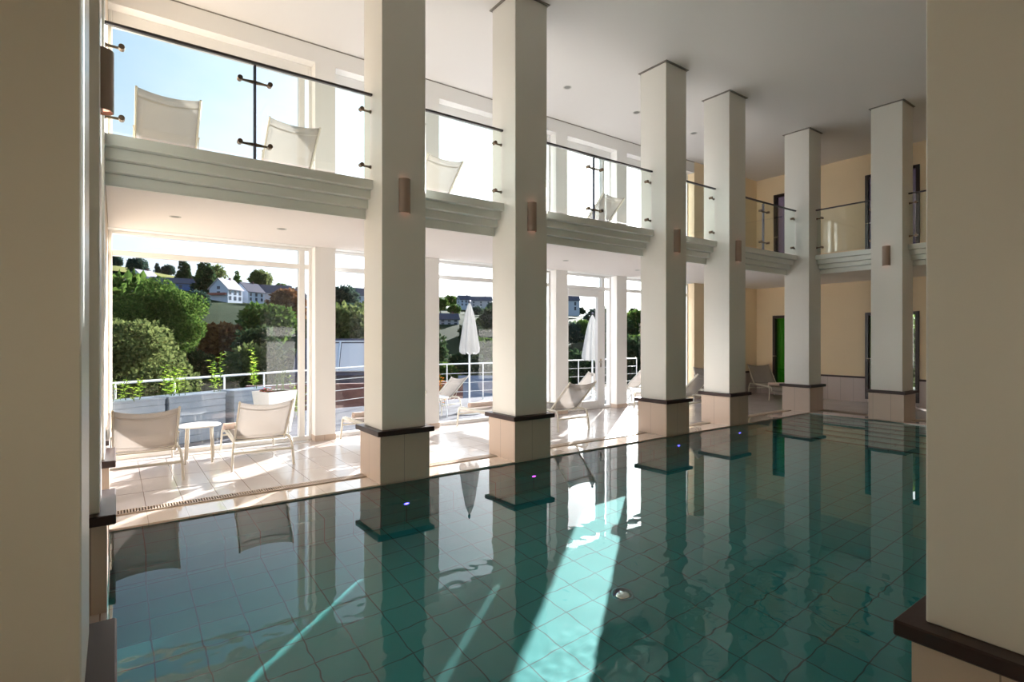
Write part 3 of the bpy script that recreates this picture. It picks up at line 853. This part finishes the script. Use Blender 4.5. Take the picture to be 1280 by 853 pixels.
# white planter
t = thing('planter_box', 'white square planter with red flowers behind the second recliner', 'planter', (2.33, 10.47, TZ), 24)
m = MB()
vs = []
for z, s in ((0, .17), (.76, .235)):
    vs += [(-s * 1.25, -s, z), (s * 1.25, -s, z), (s * 1.25, s, z), (-s * 1.25, s, z)]
m.add(vs, [(0, 3, 2, 1), (0, 1, 5, 4), (1, 2, 6, 5), (2, 3, 7, 6), (3, 0, 4, 7)]); m.build('pot', 'planter_white', t)
m = MB(); m.box(-.27, .27, -.22, .22, .72, .74); m.build('soil', 'soil', t)
zt = TZ + .765
stalk_plant('lime green bush in the leftmost grey planter', (.02, 10.0, zt), .38, 16, .085, spread=.3)
stalk_plant('tall lime stalk growing in the middle grey planter left half', (.82, 10.40, zt), .55, 9, .09, spread=.16)
stalk_plant('lime green stalks in the middle grey planter right half', (1.38, 10.66, zt), .82, 4, .09, spread=.08)
stalk_plant('tall lime green stalk beside the white planter', (2.08, 10.98, zt), .86, 4, .09, spread=.07)
stalk_plant('pale thin plant in the white planter', (2.42, 10.52, TZ + .74), .42, 6, .06, 'leaf_olive', spread=.09)
stalk_plant('red flowers at the left corner of the white planter', (2.17, 10.40, TZ + .74), .08, 14, .05, 'flower_red', name='flowers', spread=.09, cat='flowers')
stalk_plant('lime climbing plant on the railing beside the first window mullion', (3.15, 12.0, TZ), .95, 8, .08, spread=.10)
stalk_plant('orange and yellow flowers growing beside the closed umbrella', (6.35, 11.9, TZ), .85, 16, .08, 'flower_orange', name='flowers', spread=.28, cat='flowers')
stalk_plant('lime green plant behind the terrace door near the railing', (9.25, 11.2, TZ), .62, 12, .10, spread=.15)
stalk_plant('dark leafy flowers on the terrace under the second umbrella', (10.35, 11.6, TZ), .98, 9, .08, 'leaf_dark', spread=.22)

def umbrella(label, x, y, ztip, zb, r):
    t = thing('closed_umbrella', label, 'umbrella', (x, y, TZ), 0, 'closed umbrellas on the terrace')
    m = MB(); n = 48; prof = [(0, .06), (.06, .20), (.2, .42), (.45, .66), (.7, .85), (.9, 1.0), (1.0, .97)]
    vs = []; zt = ztip - TZ; zbb = zb - TZ
    for q, rr in prof:
        for k in range(n):
            a = 2 * PI * k / n; fold = 1 + .20 * math.cos(8 * a) * (q > .02)
            vs.append((r * rr * fold * math.cos(a), r * rr * fold * math.sin(a), zt - (zt - zbb) * q + (.03 * math.cos(8 * a) if q == 1 else 0)))
    m.add(vs, [(i * n + k, i * n + (k + 1) % n, (i + 1) * n + (k + 1) % n, (i + 1) * n + k) for i in range(len(prof) - 1) for k in range(n)], True)
    m.build('canopy', 'umbrella_cloth', t)
    m = MB(); m.tube([(0, 0, .05), (0, 0, zt - .02)], .022, 10); m.build('pole', 'rail_white', t)
    m = MB(); m.lathe([(0, zt + .08), (.03, zt + .06), (.034, zt + .03), (.02, zt), (0, zt - .01)], 0, 0, 12); m.build('finial', 'steel_dark', t)
    m = MB(); m.lathe([(0, .09), (.05, .09), (.06, .06), (.28, .05), (.30, 0), (0, 0)], 0, 0, 24); m.build('base', 'rail_white', t)
umbrella('closed white umbrella standing beyond the third window', 6.50, 10.55, 2.38, 1.24, .20)
umbrella('closed white umbrella with round grey finial beyond the terrace door', 9.95, 10.12, 2.18, 1.02, .23)

OG = 'recliners out on the terrace'
place(L0, 'recliner out on the terrace beside the closed umbrella, beyond the third window', (6.15, 10.75, TZ), 20, OG)
place(L0, 'recliner out on the terrace beyond the glazed terrace door', (10.0, 10.3, TZ), 5, OG)
place(L0, 'recliner out on the terrace seen past the fourth window pier', (11.5, 9.9, TZ), 5, OG)
t = thing('terrace_table', 'low white terrace table beyond the third window', 'table', (5.55, 10.5, TZ))
m = MB(); m.box(-.25, .25, -.25, .25, .42, .45, .006); m.build('table_top', 'rail_white', t)
for sx in (-.22, .22):
    for sy in (-.22, .22):
        m = MB(); m.tube([(sx, sy, .42), (sx, sy, 0)], .013, 8); m.build('leg', 'rail_white', t)

# ---- terrain: valley below, hill across
RID = [(30, .025), (36, .03), (41.5, .033), (47.2, .040), (57, .050), (61, .054), (70, .059), (75, .070), (78, .076), (82, .084), (85, .094), (88, .102), (90, .106), (110, .09), (150, .05)]
def interp(tab, x):
    if x <= tab[0][0]: return tab[0][1]
    for (a, va), (b, vb) in zip(tab, tab[1:]):
        if x <= b: return va + (vb - va) * (x - a) / (b - a)
    return tab[-1][1]
def ground(b, d):
    r = interp(RID, b); zr = 1.6 + r * 250
    prof = [(14, -3), (30, -8), (70, -5 + r * 20), (140, 1.6 + (zr - 1.6) * .38), (200, 1.6 + (zr - 1.6) * .72), (250, zr), (330, zr * .9), (600, zr * .5)]
    return interp(prof, d)
vs = []; fs = []; bs = [-40 + 4 * i for i in range(51)]; ds = [14, 22, 30, 45, 60, 80, 100, 120, 140, 160, 180, 200, 215, 230, 250, 280, 330, 450, 600]
for b in bs:
    for d_ in ds: vs.append(pol(b, d_, ground(b, d_)))
nd = len(ds)
for i in range(len(bs) - 1):
    for j in range(nd - 1): fs.append((i * nd + j, i * nd + j + 1, (i + 1) * nd + j + 1, (i + 1) * nd + j))
m = MB(); m.add(vs, fs, True); o = m.build('hillside', 'grass_far'); tag(o, 'dark wooded hillside across the valley', 'hill', kind='structure')
m = MB(); vs = []; fs = []                                          # pale meadow strip near the ridge
for i in range(13):
    b = 90.5 - i * .5
    for d_ in (205, 224, 243 - i * .9): vs.append(pol(b, d_, ground(b, d_) + .8 - .3 * abs(d_ - 224) / 18))
for i in range(12):
    for j in (0, 1): fs.append((3 * i + j, 3 * i + 3 + j, 3 * i + 4 + j, 3 * i + 1 + j))
m.add(vs, fs, True); o = m.build('meadow', 'meadow'); tag(o, 'pale yellow meadow strip high on the hill at the left', 'meadow')

def tree_meshes(seed, h, w, n, ls, shape='round', trunk=.22, lm='leaf_green'):
    r = random.Random(seed); mb = MB(); clumps = []
    for k in range(42):
        if shape == 'cone':
            q = r.random() ** .7; z = h * (.1 + .9 * (1 - q)); rad = w * .5 * q; a = r.uniform(0, 2 * PI)
            clumps.append((Vector((rad * math.cos(a), rad * math.sin(a), z)), w * .13 + w * .1 * q))
        else:
            p = rv(r)
            while p.length > 1 or p.length < .25: p = rv(r)
            p = p * (.62 + .38 * r.random()) / max(p.length, .6)
            clumps.append((Vector((p.x * w * .42, p.y * w * .42, h * (trunk + (1 - trunk) * .52) + p.z * h * (1 - trunk) * .42)), w * r.uniform(.12, .2)))
    for k in range(n):
        c, rr = clumps[r.randrange(len(clumps))]
        p = rv(r)
        while p.length > 1: p = rv(r)
        p = p.normalized() * (p.length ** .4)
        pos = c + Vector((p.x, p.y, p.z * .8)) * rr
        dd = (rv(r) + p * .8 + Vector((0, 0, -.3 if shape == 'cone' else 0))).normalized()
        leaf(mb, pos, dd, rv(r), ls * r.uniform(.6, 1.4), ls * .8)
    tr = MB(); tr.tube([(0, 0, -.05 * h), (w * .01, 0, h * .3), (0, w * .02, h * .65)], 0, 8, radii=[h * .03, h * .022, h * .008])
    for k in range(6):
        c, rr = clumps[k * 5]; tr.tube([(0, 0, h * (.22 + .06 * k)), c * .5 + Vector((0, 0, h * .15)), c], 0, 5, radii=[h * .012, h * .008, h * .003])
    return mb, tr
PROTO = {}
def proto(kind, mname):
    key = (kind, mname)
    if key not in PROTO:
        g = dict(big=dict(h=12, w=11, n=26000, ls=.30), mid=dict(h=12, w=11, n=2600, ls=1.15), bush=dict(h=7, w=10, n=2200, ls=1.1, trunk=.05), cone=dict(h=14, w=6.5, n=2400, ls=.95, shape='cone'),
                 thin=dict(h=12, w=8, n=900, ls=1.0))[kind]
        g = dict(g); n = g.pop('n'); ls = g.pop('ls')
        c, tr = tree_meshes(sum(map(ord, kind + mname)) % 997, g.pop('h'), g.pop('w'), n, ls, **g)
        PROTO[key] = (c, tr, mname, [])
    return PROTO[key]
def tree(label, b, d_, s, kind='mid', mname='leaf_green', group='trees on the far hillside', dz=0, rz=None):
    c, tr, mn, done = proto(kind, mname)
    if not done:
        t = thing('tree', label, 'tree', (0, 0, 0), 0, group)
        c.build('foliage', mn, t); tr.build('trunk', 'bark', t); done.append(t)
    else:
        t = copy_tree(done[0]); relabel(t, label, group)
    t.location = pol(b, d_, ground(b, d_) + dz - .3); t.scale = (s, s, s); t.rotation_euler = (0, 0, rnd.uniform(0, 6) if rz is None else rz)
    return t
tree('large bright green tree filling the lower left of the first window', 90.6, 36, .80, 'big', 'leaf_olive', 'nearer trees below the terrace', dz=.6)
tree('broad green tree behind and right of the large near tree', 87.3, 66, .84, 'big', 'leaf_green', 'nearer trees below the terrace', dz=.9)
tree('green tree at the left edge of the first window, behind the near tree', 90.3, 72, .85, 'mid', 'leaf_green', 'nearer trees below the terrace', dz=.8)
tree('rust brown autumn tree in the dark hollow below the white houses', 82.0, 78, .62, 'mid', 'leaf_rust', 'nearer trees below the terrace', dz=-2)
tree('green tree on the slope below the white gabled houses', 78.0, 84, .62, 'mid', 'leaf_green', 'nearer trees below the terrace', dz=0)
tree('small green tree below the slope tree under the gabled houses', 79.0, 62, .5, 'mid', 'leaf_olive', 'nearer trees below the terrace', dz=-.5)
tree('peach coloured autumn tree beside the mullion of the first window', 76.3, 98, .55, 'mid', 'leaf_rust', 'nearer trees below the terrace', dz=2)
tree('tall dark conifer left of the white gabled houses', 83.3, 150, .72, 'cone', 'leaf_dark')
tree('broad pale green tree on the skyline above the gabled houses', 78.6, 205, .72, 'mid', 'leaf_olive')
tree('pale bare looking tree on the skyline right of the meadow', 82.4, 190, .72, 'thin', 'leaf_olive')
tree('dark conifer at the right end of the meadow', 85.0, 205, .62, 'cone', 'leaf_dark')
tree('sunlit olive green tree in the second window', 70.6, 70, .60, 'mid', 'leaf_yellow' if False else 'leaf_olive', 'nearer trees below the terrace', dz=2.5)
tree('dark rounded tree behind the sunlit tree in the second window', 71.0, 130, .62, 'mid', 'leaf_blue', dz=0)
tree('lone round tree on the skyline left of the closed umbrella', 60.3, 235, .5, 'mid', 'leaf_green')
r2 = random.Random(11)
spots = []
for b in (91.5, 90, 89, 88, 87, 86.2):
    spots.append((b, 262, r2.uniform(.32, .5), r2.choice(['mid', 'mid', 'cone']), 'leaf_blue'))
for b in np.arange(89.5, 36, -1.35):
    spots.append((b + r2.uniform(-.4, .4), r2.uniform(96, 128), r2.uniform(.35, .55), r2.choice(['mid', 'mid', 'bush']), r2.choice(['leaf_dark', 'leaf_green', 'leaf_blue'])))
for b in np.arange(90, 36, -1.6):
    spots.append((b + r2.uniform(-.5, .5), r2.uniform(62, 84), r2.uniform(.35, .5), r2.choice(['bush', 'mid']), r2.choice(['leaf_dark', 'leaf_dark', 'leaf_green'])))
for b in np.arange(84, 36, -1.7):
    spots.append((b + r2.uniform(-.5, .5), r2.uniform(215, 250), r2.uniform(.3, .5), r2.choice(['mid', 'mid', 'cone']), r2.choice(['leaf_dark', 'leaf_green', 'leaf_blue'])))
for b in np.arange(88, 38, -1.9):
    spots.append((b + r2.uniform(-.5, .5), r2.uniform(165, 185), r2.uniform(.35, .5), r2.choice(['mid', 'bush']), r2.choice(['leaf_dark', 'leaf_green', 'leaf_blue'])))
HOUSE = [(81.7, 143, 6), (79.6, 150, 5), (77.2, 160, 6), (75.6, 150, 5), (87.6, 172, 4), (69.4, 160, 4), (58.9, 225, 4), (57.2, 225, 8), (48.3, 190, 8), (61.3, 120, 6)]
kept = {}
for b, d_, s, k, mn in spots:
    if any(abs(b - hb) < 1.7 and d_ < hd + 8 and d_ > max(60, hd - (75 if hb > 75 else 28)) for hb, hd, _ in HOUSE): continue
    row = 'on the skyline' if d_ > 200 else 'high up' if d_ > 150 else 'half way up' if d_ > 90 else 'low on the slope'
    win = 'first' if b > 75.2 else 'second' if b > 66 else 'third' if b > 53 else 'fourth' if b > 44 else 'fifth'
    what = dict(mid='round tree', bush='broad low tree', cone='pointed conifer')[k]
    hue = dict(leaf_dark='dark', leaf_green='green', leaf_blue='blue green')[mn]
    kept.setdefault('%s %s %s in the %s window' % (hue, what, row, win), []).append((b, d_, s, k, mn))
ORD = ['leftmost', 'second from left', 'third from left', 'fourth from left', 'fifth from left', 'sixth from left', 'seventh from left', 'eighth from left', 'ninth from left']
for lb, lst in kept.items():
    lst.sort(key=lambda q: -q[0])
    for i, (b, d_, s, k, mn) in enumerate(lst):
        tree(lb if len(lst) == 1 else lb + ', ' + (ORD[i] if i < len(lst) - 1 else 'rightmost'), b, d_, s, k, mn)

def house(label, b, d_, L, Wd, H, RH, rz, wm='house_white_shaded', rm='roof_slate', dz=0, nwin=3, group='houses on the far hillside', balc=False):
    z = ground(b, d_) + dz * .5; p = pol(b, d_, z)
    t = thing('house', label, 'house', p, b - 90 + rz, group, .56)
    m = MB(); m.box(-L / 2, L / 2, -Wd / 2, Wd / 2, -2.5, H)
    m.add([(-L / 2, -Wd / 2, H), (-L / 2, Wd / 2, H), (-L / 2, 0, H + RH), (L / 2, -Wd / 2, H), (L / 2, Wd / 2, H), (L / 2, 0, H + RH)], [(0, 1, 2), (3, 5, 4)])
    m.build('wall', wm, t)
    m = MB(); e = .5; k = RH / (Wd / 2)
    for s in (-1, 1):
        m.add([(-L / 2 - e, s * (Wd / 2 + e), H - e * k), (L / 2 + e, s * (Wd / 2 + e), H - e * k), (L / 2 + e, 0, H + RH), (-L / 2 - e, 0, H + RH),
               (-L / 2 - e, s * (Wd / 2 + e), H - e * k + .3), (L / 2 + e, s * (Wd / 2 + e), H - e * k + .3), (L / 2 + e, 0, H + RH + .3), (-L / 2 - e, 0, H + RH + .3)],
              [(0, 1, 2, 3), (4, 7, 6, 5), (0, 4, 5, 1), (1, 5, 6, 2), (3, 7, 4, 0)])
    m.build('roof', rm, t)
    m = MB(); m.box(L * .2, L * .2 + .7, -.35, .35, H + RH * .5, H + RH + 1.0); m.build('chimney', 'brick_dark', t)
    for i in range(nwin):
        x = -L / 2 + L * (i + .5) / nwin
        for zz in ((H * .12, H * .42), (H * .55, H * .85)):
            m = MB(); m.box(x - .6, x + .6, -Wd / 2 - .06, -Wd / 2 + .02, *zz); m.build('window', 'house_win', t)
    for zz in (H * .55, H * .95):
        m = MB(); m.box(-L / 2 - .06, -L / 2 + .02, -.7, .7, zz, zz + 1.2); m.build('window', 'house_win', t)
    if balc:
        m = MB(); m.box(-L / 2 - 1.4, -L / 2, -Wd * .45, Wd * .45, H * .48, H * .48 + .9); m.build('balcony', 'balcony_wood', t)
    return t
house('white gabled house with pale lit roof, leftmost of the hillside group', 81.6, 143, 9, 8.5, 5.2, 4.0, 52, rm='roof_lit_paint', balc=True)
house('white gabled house right of the pale roofed one, dark roof', 79.7, 150, 10, 8, 4.6, 3.8, 48, 'house_white_shaded')
house('low house with long slate roof in the middle of the hillside group', 77.6, 162, 16, 8, 4.2, 3.6, 5, 'house_cream', dz=.5)
house('cream gabled house at the right end of the hillside group', 75.7, 152, 8, 8, 4.2, 3.4, 40, 'house_cream', dz=.4)
house('blue shaded house with pale roof below the meadow at the left', 88.0, 172, 8, 8, 4.5, 3.0, 40, 'house_white_shaded', 'roof_lit_paint', dz=-2)
house('long dark blue building below the meadow', 85.3, 168, 22, 9, 5.0, 2.5, 4, 'shed_blue', 'roof_slate', dz=-3)
house('bluish house on the hill in the second window', 69.4, 160, 9, 8, 6, 3.5, 30, 'house_white_shaded', dz=2.5)
house('small bluish house on the ridge left of the closed umbrella tip', 58.9, 225, 9, 8, 5, 3, 20, 'house_white_shaded', dz=3)
house('white villa on the ridge right of the closed umbrella tip', 57.2, 225, 16, 9, 4.5, 3, 5, 'house_cream', dz=3.5)
house('pale house on the hill seen through the terrace door', 48.3, 190, 16, 10, 7, 4, 10, 'house_white_shaded', dz=4)
house('pale house half way up the hill beyond the umbrella', 60.6, 128, 8, 6, 2.6, 2.2, 10, 'house_cream', 'roof_slate', dz=-1)

# nearer dark buildings below the railing
t = thing('house', 'dark slate house with white framed glass roof in the second window', 'house', pol(70.0, 24, .55), -22)
m = MB(); m.box(-2.4, 3.2, -1.5, 3.5, -6, -.35); m.build('wall', 'roof_slate', t)
m = MB()
m.add([(-2.3, -1.6, -.45), (3.2, -1.6, -.45), (3.2, .7, 1.0), (-2.3, .7, 1.0), (-2.3, 1.2, -.45), (3.2, 1.2, -.45)], [(0, 1, 2, 3), (3, 2, 5, 4), (0, 3, 4), (1, 5, 2)]); m.build('roof', 'roof_slate', t)
m = MB()
for k in range(4):
    xa = -1.6 + k * 1.05
    m.add([(xa, -1.35, -.27), (xa + .95, -1.35, -.27), (xa + .95, .35, .80), (xa, .35, .80)], [(0, 1, 2, 3)])
gp = m.build('skylight', 'planter_white', t)
m = MB()
for k in range(5):
    xa = -1.66 + k * 1.05; m.tube([(xa, -1.42, -.28), (xa, .42, .88)], .04, 6)
m.tube([(-1.7, -1.42, -.28), (2.6, -1.42, -.28)], .04, 6); m.tube([(-1.7, .42, .88), (2.6, .42, .88)], .04, 6)
m.build('skylight_frame', 'rail_white', t)
m = MB(); m.box(-3.4, 3.4, -.12, .12, -4, 0.1); o = m.build('garden_wall', 'brick_dark'); o.location = pol(69.5, 18.5, 0); o.rotation_euler = (0, 0, R(-20)); tag(o, 'dark red brick wall below the railing in the second window', 'wall')
t = thing('house', 'flat white house with blue shaded glass roof beside the umbrella pole', 'house', pol(55.6, 24, -1.2), -34)
m = MB(); m.box(-1.6, 2.2, -1.5, 2.5, -6, .1); m.build('wall', 'house_white_shaded', t)
m = MB(); m.add([(-1.7, -1.7, .1), (2.3, -1.7, .1), (2.3, 1.0, 1.05), (-1.7, 1.0, 1.05), (-1.7, 1.4, .1), (2.3, 1.4, .1)], [(0, 1, 2, 3), (3, 2, 5, 4), (0, 3, 4), (1, 5, 2)]); m.build('roof', 'slate_blue', t)
# hedge outside the end doors
m = MB(); m.box(XE + .26, 21, YB, 9, -.3, 0); o = m.build('garden_lawn', 'grass_far'); tag(o, 'dark lawn outside the end doors', 'lawn')
for i, (yy, l) in enumerate(((4.9, 'green hedge bush outside the right end door'), (7.5, 'green hedge bush outside the left end door'))):
    c_, tr_ = tree_meshes(77 + i, 2.4, 2.2, 2600, .16, trunk=.05)
    t = thing('hedge_bush', l, 'bush', (16.9, yy, 0), 0); c_.build('foliage', 'leaf_green', t); tr_.build('trunk', 'bark', t)
